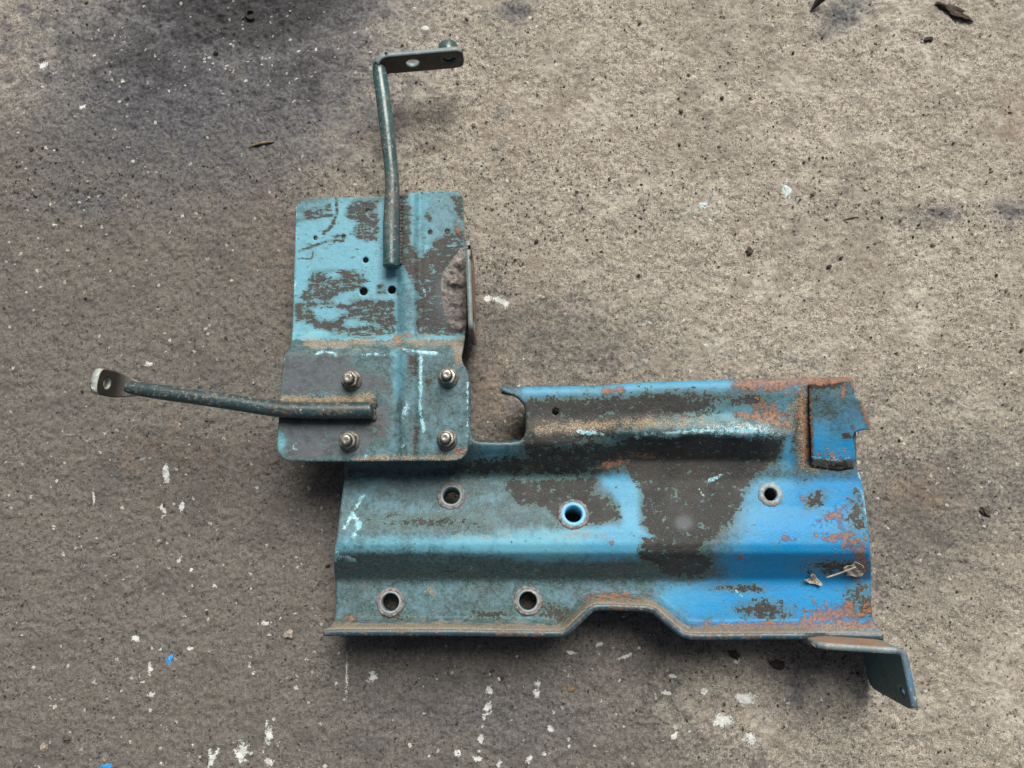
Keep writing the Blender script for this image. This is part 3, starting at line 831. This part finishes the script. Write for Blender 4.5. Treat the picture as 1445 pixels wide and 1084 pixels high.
# -- reinforcement pad on the upper right corner
PAD = [(1141, 541), (1143, 600), (1145, 645), (1145, 658), (1160, 662), (1185, 664), (1205, 661), (1207, 640), (1204, 625), (1203, 617), (1206, 610), (1213, 608), (1228, 606),
       (1229, 597), (1223, 588), (1222, 581), (1218, 572), (1211, 564), (1205, 557), (1203, 548), (1201, 537), (1180, 538), (1160, 541)]
def z_pad(x, y):
    z = np.interp(y, [530, 560, 648], [49, 47.0, 36.5])
    d = np.maximum(smooth(646, 664, y), 0)
    e = smooth(1148, 1139, x) * .35
    return z - 6.5 * d - 5 * e + .5 * np.sin(x * .11) * np.cos(y * .07)
P, T = sheet2d(PAD, [], 2.6)
x, y = P[:, 0], P[:, 1]
pa = dict(hue=np.full(x.shape, .6) + .35 * smooth(590, 630, y), fade=np.clip(.26 + .55 * smooth(575, 630, y), 0, 1),
          bare=mx(f_poly(x, y, [(1140, 648), (1210, 650), (1210, 668), (1140, 668)], 6) + .1, f_line(x, y, [(1141, 545), (1180, 543), (1190, 536)], 6), f_line(x, y, [(1141, 541), (1145, 660)], 4), f_blob(x, y, 1152, 563, 8, 7) - .2, f_blob(x, y, 1196, 615, 9, 6) - .2, np.full(x.shape, -.75)),
          rust=mx(f_line(x, y, [(1141, 550), (1143, 640)], 5) - .1, f_line(x, y, [(1203, 540), (1220, 575)], 4), f_blob(x, y, 1190, 555, 5, 12, 15), f_line(x, y, [(1220, 580), (1230, 605)], 5), f_line(x, y, [(1141, 540), (1201, 536)], 5), f_blob(x, y, 1205, 603, 4, 4), f_blob(x, y, 1170, 640, 40, 14) - .55),
          dust=mx(f_line(x, y, [(1144, 655), (1206, 655)], 8) * .6 - .1, np.full(x.shape, -1.)), scratch=f_line(x, y, [(1146, 645), (1185, 650), (1200, 645)], 3) - .35, slate=np.zeros_like(x))
mesh_obj("corner_pad", np.stack(W(x, y, z_pad(x, y)), -1), T, [M_SHEET, M_RIM], lower, attrs=pa, solid=2.4)["label"] = "blue patch plate with a torn right edge"

# -- generic helpers: swept bars and upright plates
def sweep(name, pts, rad, mat, parent, n=20, caps=True, dome=False):
    """pts: world Vectors; rad: list of radius (m)"""
    # resample smoothly (Catmull-Rom)
    Q, R = [], []
    m = len(pts)
    for i in range(m - 1):
        p0 = pts[max(i - 1, 0)]; p1 = pts[i]; p2 = pts[i + 1]; p3 = pts[min(i + 2, m - 1)]
        k = max(2, int((p2 - p1).length / .002))
        for j in range(k):
            t = j / k
            Q.append(.5 * ((2 * p1) + (-p0 + p2) * t + (2 * p0 - 5 * p1 + 4 * p2 - p3) * t * t + (-p0 + 3 * p1 - 3 * p2 + p3) * t ** 3))
            R.append(rad[i] + (rad[i + 1] - rad[i]) * t)
    Q.append(pts[-1]); R.append(rad[-1])
    bm = bmesh.new()
    rings = []
    up = Vector((0, 0, 1))
    for i, p in enumerate(Q):
        d = (Q[min(i + 1, len(Q) - 1)] - Q[max(i - 1, 0)]).normalized()
        sx = d.cross(up).normalized(); sy = sx.cross(d).normalized()
        rings.append([bm.verts.new(p + (sx * math.cos(2 * math.pi * k / n) + sy * math.sin(2 * math.pi * k / n)) * R[i] * (1 + random.uniform(-.006, .006))) for k in range(n)])
    for a, b in zip(rings[:-1], rings[1:]):
        for k in range(n):
            bm.faces.new((a[k], a[(k + 1) % n], b[(k + 1) % n], b[k]))
    for ring, sgn in ((rings[0], -1), (rings[-1], 1)):
        # small chamfer then flat cap
        c = sum((v.co for v in ring), Vector()) / n
        d = (Q[1] - Q[0]).normalized() * -1 if sgn < 0 else (Q[-1] - Q[-2]).normalized()
        r2 = [bm.verts.new(c + (v.co - c) * .86 + d * .0006) for v in ring]
        for k in range(n):
            bm.faces.new((ring[k], ring[(k + 1) % n], r2[(k + 1) % n], r2[k]))
        bm.faces.new(r2)
    return from_bm(name, bm, mat, parent, True)

def strip_plate(name, path, prof_lo, prof_hi, outline_st, holes_st, mat, parent, thick, step=.9, frame=None, flip=False):
    """a plate whose centre sheet is given by (s,t) -> world through frame(s,t); outline in mm"""
    P, T = sheet2d(outline_st, holes_st, step)
    V = np.array([frame(s_, t_) for s_, t_ in P])
    if flip:
        T = T[:, ::-1]
    return mesh_obj(name, V, T, mat, parent, solid=thick, up=False)

# -- rod that runs up the picture and ends in a drilled flat bar
rodA = sweep("bent_rod", [Wv(552, 376, 36.5), Wv(552, 320, 36.5), Wv(553.5, 270, 37), Wv(552, 240, 37.5), Wv(547, 190, 38), Wv(541.0, 140, 38), Wv(536.5, 108, 37.5), Wv(534.5, 92, 37)],
             [.0056, .0055, .0050, .0047, .0050, .0051, .0050, .0044], M_ROD_A, root)
rodA["label"] = "dull teal rod reaching up from the upper plate to a drilled flat end"

# flat bar: path in plan from the rod end round a tight bend to the right
zb, zt = 24.0, 45.0
bx0 = Wv(531.5, 82, zt); bx1 = Wv(653, 71.5, zt)
dirb = (bx1 - bx0); dirb.z = 0; Lb = dirb.length * 1000; dirb.normalize()
nrmb = Vector((-dirb.y, dirb.x, 0))
def frame_bar(s_, t_):
    # s along the bar in mm (0 at bend), negative s wraps back toward the rod; t height above zb
    R = 7.0
    if s_ >= R:
        p = bx0 + dirb * (s_ * MM)
    else:
        a = min((R - s_) / R, math.pi / 2 * .92)
        extra = max(0, (R - s_) - R * math.pi / 2 * .92)
        cen = bx0 + dirb * (R * MM) - nrmb * (R * MM)
        p = cen + nrmb * (R * MM * math.cos(a)) - dirb * (R * MM * math.sin(a))
        tg = -dirb * math.cos(a) - nrmb * math.sin(a)
        p = p + tg * (extra * MM)
    return (p.x, p.y, (zb + t_) * MM)
hb = zt - zb
out = [(-3, hb / 2 - 4.5), (0, hb / 2 - 7), (4, .8), (8, 0)] + [(Lb - 8, 0), (Lb - 3, .8), (Lb - .8, 3), (Lb, 7), (Lb, hb - 6), (Lb - 1, hb - 2), (Lb - 4, hb)] + [(8, hb), (4, hb - .3), (0, hb - 2), (-3, hb / 2 + 5)]
hx1 = (580 - 531.5) / (653 - 531.5) * Lb; hx2 = (632 - 531.5) / (653 - 531.5) * Lb
flatA = strip_plate("flat_end", None, None, None, out, [circle(hx1, 10.5, 5.0, 20), circle(hx2, 11, 4.8, 20)], [M_DARK, M_RIM2], rodA, 3.4, frame=frame_bar, flip=False)
flatA["label"] = "dark flat bar with two holes"
c = Vector(frame_bar(hx2, 11.5)) + nrmb * .0046
bm = bmesh.new()
lathe(bm, [(.0042, -.0005), (.0042, .0068), (.0056, .0072), (.0066, .0062), (.0066, 0.0), (.0066, -.0004)], c, nrmb, n=24, jitter=.006, closed=True)
from_bm("weld_nut", bm, M_ROD_A, rodA, True)
bm = bmesh.new()   # bolt thread seen inside the second hole
lathe(bm, [(.0001, -.0012), (.0030, -.0012), (.0034, -.0018), (.0038, -.0012), (.0041, -.0004), (.0041, .004)], c, nrmb, n=18)
from_bm("thread", bm, M_TEALFACE, rodA, True)

# -- rod that runs to the left and ends in an upturned drilled paddle
rodB = sweep("bent_rod", [Wv(524, 579, 60.5), Wv(470, 579.5, 60.5), Wv(420, 579, 60.5), Wv(385, 576.5, 60), Wv(340, 569.5, 59.5), Wv(290, 562, 59), Wv(235, 554.5, 58.5), Wv(190, 548.3, 58), Wv(176, 546.5, 60)],
             [.0053, .0052, .0050, .0050, .0050, .0049, .0048, .0044, .0028], M_ROD_B, root)
rodB["label"] = "grimy rod reaching left from the upper plate to an upturned paddle end"
pb0 = Wv(192, 548.5, 58); pdir = (Wv(188, 548, 58) - Wv(235, 554.5, 58.5)); pdir.z = 0; pdir.normalize()
pside = Vector((-pdir.y, pdir.x, 0))
def frame_pad(s_, t_):
    R = 7.0; amax = math.radians(84)
    if s_ <= 2:
        p = pb0 + pdir * (s_ * MM)
    else:
        e = s_ - 2; a = min(e / R, amax); ex = max(0, e - R * amax)
        p = pb0 + pdir * ((2 + R * math.sin(a) + ex * math.cos(amax)) * MM) + Vector((0, 0, (R * (1 - math.cos(a)) + ex * math.sin(amax)) * MM))
    return tuple(p + pside * (t_ * MM) + Vector((0, 0, 2.0 * MM)))
Lp = 29
out = chaikin([(-3, -4), (0, -4.5), (5, -6.4), (9, -7.6), (14, -8), (Lp - 5, -8), (Lp - 1.5, -7), (Lp, -4), (Lp + .4, 0), (Lp, 4), (Lp - 1.5, 7), (Lp - 5, 8), (14, 8), (9, 7.6), (5, 6.4), (0, 4.5), (-3, 4)], 1)
pad_o = strip_plate("flat_end", None, None, None, out, [circle(Lp - 8.5, .3, 3.6, 20)], [M_DARK, M_LITRIM], rodB, 4.4, step=.8, frame=frame_pad)
pad_o["label"] = "dark upturned paddle with one hole and a rim coloured bright as if lit"

# -- upright drilled plate welded to the right edge of the upper plate
tx = Wv(656, 400, 49).x
y0 = Wv(655, 335, 61).y; y1 = Wv(661, 467, 61).y
tx0 = Wv(656.5, 335, 61).x; tx1 = Wv(661, 467, 61).x
Lt = (y0 - y1) * 1000
def frame_tab(s_, t_):
    u = s_ / Lt
    return (tx0 + (tx1 - tx0) * u, y0 - s_ * MM, (4 + t_) * MM)
out = chaikin([(0, 8), (0, 50), (1.5, 55), (5, 57), (Lt - 6, 57), (Lt - 2, 55.5), (Lt, 51), (Lt, 8), (Lt - 2, 2), (Lt - 7, 0), (7, 0), (2, 2)], 1)
tabU = strip_plate("side_tab", None, None, None, out, [circle(10, 40, 4.5, 18, 9), circle(Lt - 10, 40, 4.5, 18, 9)], [M_RUSTY, M_RIM2], upper, 3.0, step=1.3, frame=frame_tab)
tabU["label"] = "rusty upright tab with two holes"

# weld patch beside the tab
WO = chaikin([(645, 352), (654, 344), (657, 360), (658, 420), (658, 470), (650, 472), (637, 466), (626, 450), (621, 425), (620, 395), (624, 380), (634, 370)], 1)
P, T = sheet2d(WO, [], 1.8)
x, y = P[:, 0], P[:, 1]
h = np.zeros_like(x)
for (cx, cy, r_, a_) in ((640, 397, 10, 4.5), (648, 372, 9, 3), (645, 425, 13, 2.2), (650, 445, 10, 2.6), (634, 415, 9, 1.2), (650, 400, 8, 2.5), (637, 440, 8, 1.2), (650, 462, 8, 2.2), (640, 384, 6, 2)):
    h = np.maximum(h, a_ * np.exp(-((x - cx) ** 2 + (y - cy) ** 2) / (r_ * .75) ** 2))
h -= 3.2 * np.exp(-((x - 639.5) ** 2 + (y - 394.5) ** 2) / 9.0)
de = np.clip(seg_dist(x, y, WO) / 5, 0, 1)
h = h * 1.25 * de + (RNG.random(len(x)) - .5) * 1.0 * de + 1.1 * de - .5
mesh_obj("weld_patch", np.stack(W(x, y, z_upper(x, y) + h), -1), T, M_WELD, upper)["label"] = "lumpy grey weld beside the side tab"

# -- weld runs where rods meet the plate
def bead(name, pts, r, mat, parent):
    bm = bmesh.new()
    for i, p in enumerate(pts):
        mtx = Matrix.Translation(p) @ Matrix.Diagonal((r * random.uniform(.8, 1.3), r * random.uniform(.8, 1.3), r * random.uniform(.5, .8), 1))
        bmesh.ops.create_icosphere(bm, subdivisions=2, radius=1, matrix=mtx)
    return from_bm(name, bm, mat, parent, True)
M_DUSTW = mat_simple("dusty_weld", (92, 82, 70), (140, 122, 98), 400, .9)
M_DARKW = mat_simple("dark_weld", (48, 46, 46), (74, 72, 70), 400, .7)
bead("weld_bead", [Wv(400 + i * 5, 567 + random.uniform(-1, 1), 55) for i in range(26)], .0022, M_DUSTW, rodB)
bead("weld_bead", [Wv(402 + i * 5, 591 + random.uniform(-1, 1), 54.6) for i in range(25)], .0018, M_DARKW, rodB)
bead("weld_bead", [Wv(527 + random.uniform(-2, 2), 565 + i * 4, 55) for i in range(7)], .0018, M_DARKW, rodB)
bead("weld_bead", [Wv(565 + random.uniform(-1, 1), 285 + i * 5, 31.5) for i in range(18)], .0018, M_DARKW, rodA)

# -- flange nuts with bolt ends
def nut(px_, py_, rot, tilt):
    z = float(z_upper(np.array([px_]), np.array([py_]))[0])
    c = Wv(px_, py_, z) + Vector((0, 0, .0001))
    bm = bmesh.new()
    ax = Vector((tilt[0], tilt[1], 1)).normalized()
    # serrated flange and hexagon
    lathe(bm, [(.0001, 0), (.0064, 0), (.0066, .0008), (.0062, .0013), (.0050, .0022), (.0030, .0026)], c, ax, n=30, jitter=.012)
    q = Vector((0, 0, 1)).rotation_difference(ax)
    rr = .0056
    prof = [(rr, .0012), (rr, .0058), (rr * .93, .0067), (.0036, .0068), (.0034, .0060)]
    rings = []
    for (r_, h_) in prof:
        nseg = 24
        ring = []
        for i in range(nseg):
            a = 2 * math.pi * i / nseg
            hexr = math.cos(math.pi / 6) / math.cos((a % (math.pi / 3)) - math.pi / 6)
            f = hexr if r_ > .0052 else 1.0
            if abs(r_ - rr * .93) < 1e-6: f = min(hexr, .95)
            ring.append(bm.verts.new(c + q @ (Matrix.Rotation(rot, 3, 'Z') @ Vector((r_ * f * math.cos(a), r_ * f * math.sin(a), h_)))))
        rings.append(ring)
    for a_, b_ in zip(rings[:-1], rings[1:]):
        for i in range(24):
            bm.faces.new((a_[i], a_[(i + 1) % 24], b_[(i + 1) % 24], b_[i]))
    o = from_bm("flange_nut", bm, M_STEEL, root, False)
    bm = bmesh.new()
    prof = [(.0035, .004)]
    for k in range(5):
        prof += [(.0036, .0062 + k * .0009), (.0032, .00665 + k * .0009)]
    prof += [(.0034, .0106), (.0028, .0114), (.0015, .0113), (.0001, .0111)]
    lathe(bm, prof, c, ax, n=20, jitter=.01)
    from_bm("bolt_end", bm, M_STEEL, o, True)
for a_ in ((496.5, 537, .3, (-.02, 0)), (632.5, 533, .1, (-.02, .03)), (493.5, 622.5, .5, (-.02, 0)), (631, 620.5, .75, (-.04, .05))):
    nut(*a_)

# -- angle bracket at the lower right corner
zlo, zhi = 2.0, 58.0
a0 = Wv(1152, 906.5, zhi); a1 = Wv(1279, 915, zhi)
b1 = Wv(1297, 1002, zhi)
dA = a1 - a0; LA = dA.length * 1000; dA.normalize()
dB = b1 - a1; LB = dB.length * 1000; dB.normalize()
RB = 5.0
def frame_ang(s_, t_):
    # s from 0 at a0 along leg A, round the bend, down leg B
    m0 = LA - RB; arc = RB * math.pi / 2
    if s_ <= m0:
        p = a0 + dA * (s_ * MM)
    elif s_ <= m0 + arc:
        a = (s_ - m0) / RB
        p = a0 + dA * (m0 * MM) + dA * (RB * MM * math.sin(a)) + dB * (RB * MM * (1 - math.cos(a)))
    else:
        p = a0 + dA * (m0 * MM) + dA * (RB * MM) + dB * ((RB + s_ - m0 - arc) * MM)
    return (p.x, p.y, t_ * MM)
tot = LA - RB + RB * math.pi / 2 + LB - RB
out = [(0, 36), (3, 26), (8, 22), (LA - 32, 20), (LA - 22, 8), (LA - 12, zlo), (tot - 7, zlo), (tot - 2, zlo + 2), (tot - .3, zlo + 7), (tot, zhi - 12), (tot, zhi - 5), (tot - 1, zhi - 1), (tot - 4, zhi), (6, zhi), (1, zhi - 3), (0, zhi - 8)]
ang = strip_plate("angle_bracket", None, None, None, out, [circle(tot - 9, zhi - 9, 2.6, 16, 3.4)], [M_TEALFACE, M_BLUEEDGE, M_RUSTY, M_RIM2], lower, 3.8, step=1.6, frame=frame_ang, flip=True)
for p_ in ang.data.polygons:
    q_ = p_.center - a0; q_.z = 0
    if q_.dot(dA) * 1000 < LA - 7 and (q_ - dA * q_.dot(dA)).length * 1000 < 1.5:
        p_.material_index = 2
ang.modifiers[0].material_offset_rim = 1
ang["label"] = "dark teal angle bracket with chipped blue edge at the plate's lower right corner"

# ------------------------------------------------------------------ debris
def clump(name, px_, py_, z0, rx, ry, h, mat, label, cat, rot=0, seed=0, rough=.35, sub=3, group=None):
    r = random.Random(seed)
    bm = bmesh.new()
    bmesh.ops.create_icosphere(bm, subdivisions=sub, radius=1)
    ph = [r.uniform(0, 6) for _ in range(6)]
    for v in bm.verts:
        c_ = v.co
        f = 1 + rough * (math.sin(c_.x * 4 + ph[0]) * math.sin(c_.y * 5 + ph[1]) + .6 * math.sin(c_.x * 9 + ph[2]) * math.sin(c_.z * 8 + ph[3]) + .4 * r.uniform(-1, 1))
        v.co = Vector((c_.x * rx * f * .48 * MM, c_.y * ry * f * .48 * MM, c_.z * h * f * MM))
    c = Wv(px_, py_, z0 + h * .3)
    bm.transform(Matrix.Rotation(math.radians(rot), 4, 'Z'))
    o = from_bm(name, bm, mat, None, False)
    o.location = (c.x, c.y, z0 * MM + h * .35 * MM + (gz(c.x, c.y) if z0 < 1 else 0))
    tag(o, label, cat, group)
    return o

M_TWIG = mat_simple("dry_twig", (120, 104, 78), (82, 70, 52), 500, .85)
M_LEAF = mat_simple("dead_leaf", (176, 170, 156), (120, 112, 100), 700, .9)
M_BARK = mat_simple("dark_bark", (52, 44, 38), (84, 72, 62), 600, .95, bump=1)
M_BLACK = mat_simple("black_shard", (28, 24, 22), (52, 44, 38), 600, .8)
M_CHIP = mat_simple("grey_blue_chip", (150, 166, 164), (180, 190, 186), 500, .8)
M_BLUECHIP = mat_simple("blue_paint_chip", (40, 120, 178), (58, 140, 190), 500, .6)
M_STONE = mat_simple("pale_pebble", (150, 142, 128), (120, 112, 100), 500, .9, bump=.8)
M_DKSTONE = mat_simple("dark_pebble", (58, 52, 47), (84, 77, 70), 500, .9, bump=.8)

# twig
def twig(px0, py0, px1, py1, z, r, label, name="twig"):
    a = Wv(px0, py0, z); b = Wv(px1, py1, z)
    a.z = gz(a.x, a.y) + r; b.z = gz(b.x, b.y) + r
    m_ = (a + b) / 2 + Vector((.0004, .0006, .0003))
    cen = a.copy()
    o = sweep(name, [a - cen, m_ - cen, b - cen], [r * .8, r, r * .75], M_TWIG, None, n=8)
    o.location = cen
    tag(o, label, "twig")
twig(354, 204, 384, 198, 2, .0011, "short dry twig lying on grey concrete above the upper plate's left corner")
twig(1192, 309, 1212, 305, 1, .0005, "thin pale straw lying on concrete below the grey-blue paint chip")

# dead leaf scraps on the blue plate
def leaf(px_, py_, pts, label, seed, stem=None):
    r = random.Random(seed)
    zl = float(z_lower(np.array([px_]), np.array([py_]))[0])
    P, T = sheet2d(pts, [], 1.6)
    x, y = P[:, 0], P[:, 1]
    zs = z_lower(x, y)
    dd = np.clip(seg_dist(x, y, pts) / 5, 0, 1)
    zz = np.maximum(zs, zl - 4) + 1.4 + 1.3 * np.sin(x * .45 + seed) * np.cos(y * .4 + seed) + RNG.random(len(x)) * .7 + 1.2 * (1 - dd)
    V = np.stack(W(x, y, zz), -1)
    c = V.mean(axis=0)
    o = mesh_obj("dead_leaf", V - c, T, M_LEAF, None, smooth_=False, solid=.35)
    o.location = c
    tag(o, label, "leaf")
    if stem:
        q = [Wv(a, b, float(z_lower(np.array([float(a)]), np.array([float(b)]))[0]) + zo) - Vector(c) for a, b, zo in stem]
        s_ = sweep("stem", q, [.0006] * len(q), M_LEAF, None, n=8)
        s_.parent = o
leaf(1208, 805, [(1190, 802), (1196, 799), (1203, 798), (1206, 793), (1213, 796), (1219, 800), (1221, 807), (1216, 813), (1208, 814), (1200, 812), (1194, 813), (1196, 808), (1190, 806)],
     "crumpled dry leaf with a pale stem lying on the blue plate near its right edge", 3, [(1167, 815, 4), (1185, 809, 4), (1206, 801, 5)])
leaf(1148, 819, [(1135, 818), (1142, 817), (1146, 810), (1150, 811), (1153, 816), (1161, 824), (1158, 827), (1150, 824), (1142, 823)],
     "small triangular scrap of dry leaf on the blue plate, left of the stemmed leaf", 8)

# loose bits on the ground
clump("bark_fragment", 1346, 14, 0, 26, 8, 2.4, M_BARK, "dark elongated bark fragment near the top right corner", "bark", rot=-30, seed=1, rough=.4)
clump("bark_fragment", 1313, 53, 0, 8, 4, 1.5, M_BLACK, "small black sliver left below the large bark fragment", "bark", rot=18, seed=2, rough=.3, sub=2)
clump("paint_chip", 1110, 266, 0, 8, 14, .7, M_CHIP, "pale grey-blue paint chip lying on the bare concrete right of centre", "paint chip", rot=15, seed=4, rough=.35)
clump("paint_chip", 993, 290, 0, 7, 5, 1.0, M_CHIP, "small grey crumb in the dark patch left of the grey-blue chip", "paint chip", rot=10, seed=5, rough=.4)
clump("paint_chip", 238, 932, 0, 4, 7, .9, M_BLUECHIP, "tiny blue paint chip among white spatters at lower left", "paint chip", rot=-20, seed=6, rough=.3, sub=2)
clump("paint_chip", 150, 1082, 0, 8, 4, .9, M_BLUECHIP, "bright blue paint chip cut by the bottom edge of the picture", "paint chip", rot=10, seed=9, rough=.3, sub=2)
clump("pebble", 405, 896, 0, 7, 6, 2.2, M_STONE, "pale pebble left of the plate's lower left tip", "pebble", rot=30, seed=10, sub=2)
clump("pebble", 94, 1043, 0, 6, 5, 2.0, M_DKSTONE, "brown-grey pebble near the lower left corner, right of a white one", "pebble", seed=11, sub=2)
clump("pebble", 62, 1055, 0, 5, 6, 2.0, M_STONE, "small white pebble nearest the lower left corner", "pebble", seed=12, sub=2)
clump("pebble", 1058, 726 - 372, 0, 6, 6, 1.8, M_DKSTONE, "dark pebble below the grey crumb, above the plate's top edge", "pebble", seed=13, sub=2)
clump("pebble", 1390, 722, 0, 9, 5, 2.0, M_DKSTONE, "dark pebble right of the blue plate near the picture's right edge", "pebble", rot=-50, seed=14, sub=2)
clump("oily_lump", 1098, 938, 0, 9, 7, 2.0, M_BLACK, "black oily lump in the shadow under the plate's lower lip", "dirt lump", seed=15, sub=2)
clump("oily_lump", 1037, 925, 0, 9, 5, 1.6, M_BLACK, "smaller black crumb left of the oily lump below the lip", "dirt lump", rot=-20, seed=16, sub=2)
clump("pebble", 806, 973, 0, 6, 5, 1.2, M_TWIG, "tan stone flake on the ground below the plate's notch", "pebble", rot=-20, seed=17, sub=2)

# black shard entering at the top edge
bm = bmesh.new()
a = Wv(1145, 14, 1); b = Wv(1168, -16, 10)
d = (b - a).normalized(); sd = d.cross(Vector((0, 0, 1))).normalized(); u = sd.cross(d)
vs = []
for t_, w_ in ((0, .0004), (.35, .0024), (.7, .0040), (1.0, .0055)):
    p = (b - a) * t_
    vs.append([bm.verts.new(p + sd * w_ + u * .0005), bm.verts.new(p + u * (w_ * .7)), bm.verts.new(p - sd * w_ * .8), bm.verts.new(p - u * .0008)])
for i in range(3):
    for k in range(4):
        bm.faces.new((vs[i][k], vs[i][(k + 1) % 4], vs[i + 1][(k + 1) % 4], vs[i + 1][k]))
bm.faces.new(vs[0][::-1]); bm.faces.new(vs[-1])
o = from_bm("dark_shard", bm, M_BLACK)
a.z = gz(a.x, a.y) + .0006
o.location = a
tag(o, "black pointed shard entering the picture at the top edge", "shard")

# little ring half buried in the oily pit
bm = bmesh.new()
c = Wv(351, 16, 0)
lathe(bm, [(.0024, -.0006), (.0024, .0007), (.0030, .0011), (.0040, .0010), (.0044, .0004), (.0044, -.0006)], Vector((0, 0, 0)), Vector((.1, -.15, 1)).normalized(), n=24, jitter=.03, closed=True)
o = from_bm("ring_washer", bm, M_BLACK, None, True)
o.location = (c.x, c.y, gz(c.x, c.y) + .0006)
tag(o, "small black ring half sunk in the oily patch at the top left", "washer")

# grit: thousands of crumbs nobody could count
def grit():
    r = random.Random(21)
    base = bmesh.new(); bmesh.ops.create_icosphere(base, subdivisions=1, radius=1)
    bv = np.array([v.co[:] for v in base.verts]); bf = np.array([[v.index for v in f.verts] for f in base.faces]); base.free()
    V, F, A = [], [], []
    rr = np.random.default_rng(5)
    hot = [(870, 280, 120, 40), (1320, 300, 120, 30), (1200, 130, 200, 120), (60, 260, 100, 25), (250, 265, 160, 30), (330, 40, 160, 60), (700, 320, 60, 60), (1150, 900, 140, 60), (900, 180, 200, 100), (1330, 500, 100, 200)]
    n = 0
    for i in range(4200):
        if r.random() < .45:
            h = r.choice(hot); px_ = r.gauss(h[0], h[2]); py_ = r.gauss(h[1], h[3])
        else:
            px_ = r.uniform(-30, 1475); py_ = r.uniform(-30, 1110)
        p = Wv(px_, py_, 0)
        s_ = (.0004 + .0006 * r.random() ** 2.5) * (1.0 if r.random() < .94 else 1.9)
        sc_ = s_ * rr.uniform(.6, 1.3, 3) * np.array([1, 1, .75])
        v = bv * rr.uniform(.75, 1.25, (len(bv), 1)) * sc_
        an = r.uniform(0, 6.3); ca, sa = math.cos(an), math.sin(an)
        v = np.stack([v[:, 0] * ca - v[:, 1] * sa, v[:, 0] * sa + v[:, 1] * ca, v[:, 2]], -1)
        V.append(v + np.array([p.x, p.y, gz(p.x, p.y) + sc_[2] * .45]))
        F.append(bf + n); n += len(bv)
        A.append(np.full(len(bv), r.random()))
    t = NT("mixed_grit")
    tone = t.attr("tone")
    ns = t.noise(900, 3, .6)
    col = t.mix(t.step(tone, .5, .62), lin(52, 46, 41), lin(104, 95, 84))
    col = t.mix(t.step(tone, .84, .88), col, lin(170, 162, 146))
    col = t.mix(t.mul(ns, .4), col, lin(80, 70, 60))
    t.done(col, .9, spec=.3)
    o = mesh_obj("grit", np.concatenate(V), np.concatenate(F), t.m, None, smooth_=False, attrs={"tone": np.concatenate(A)}, up=False)
    tag(o, "fine loose grit scattered over the concrete", "grit", kind='stuff')
grit()
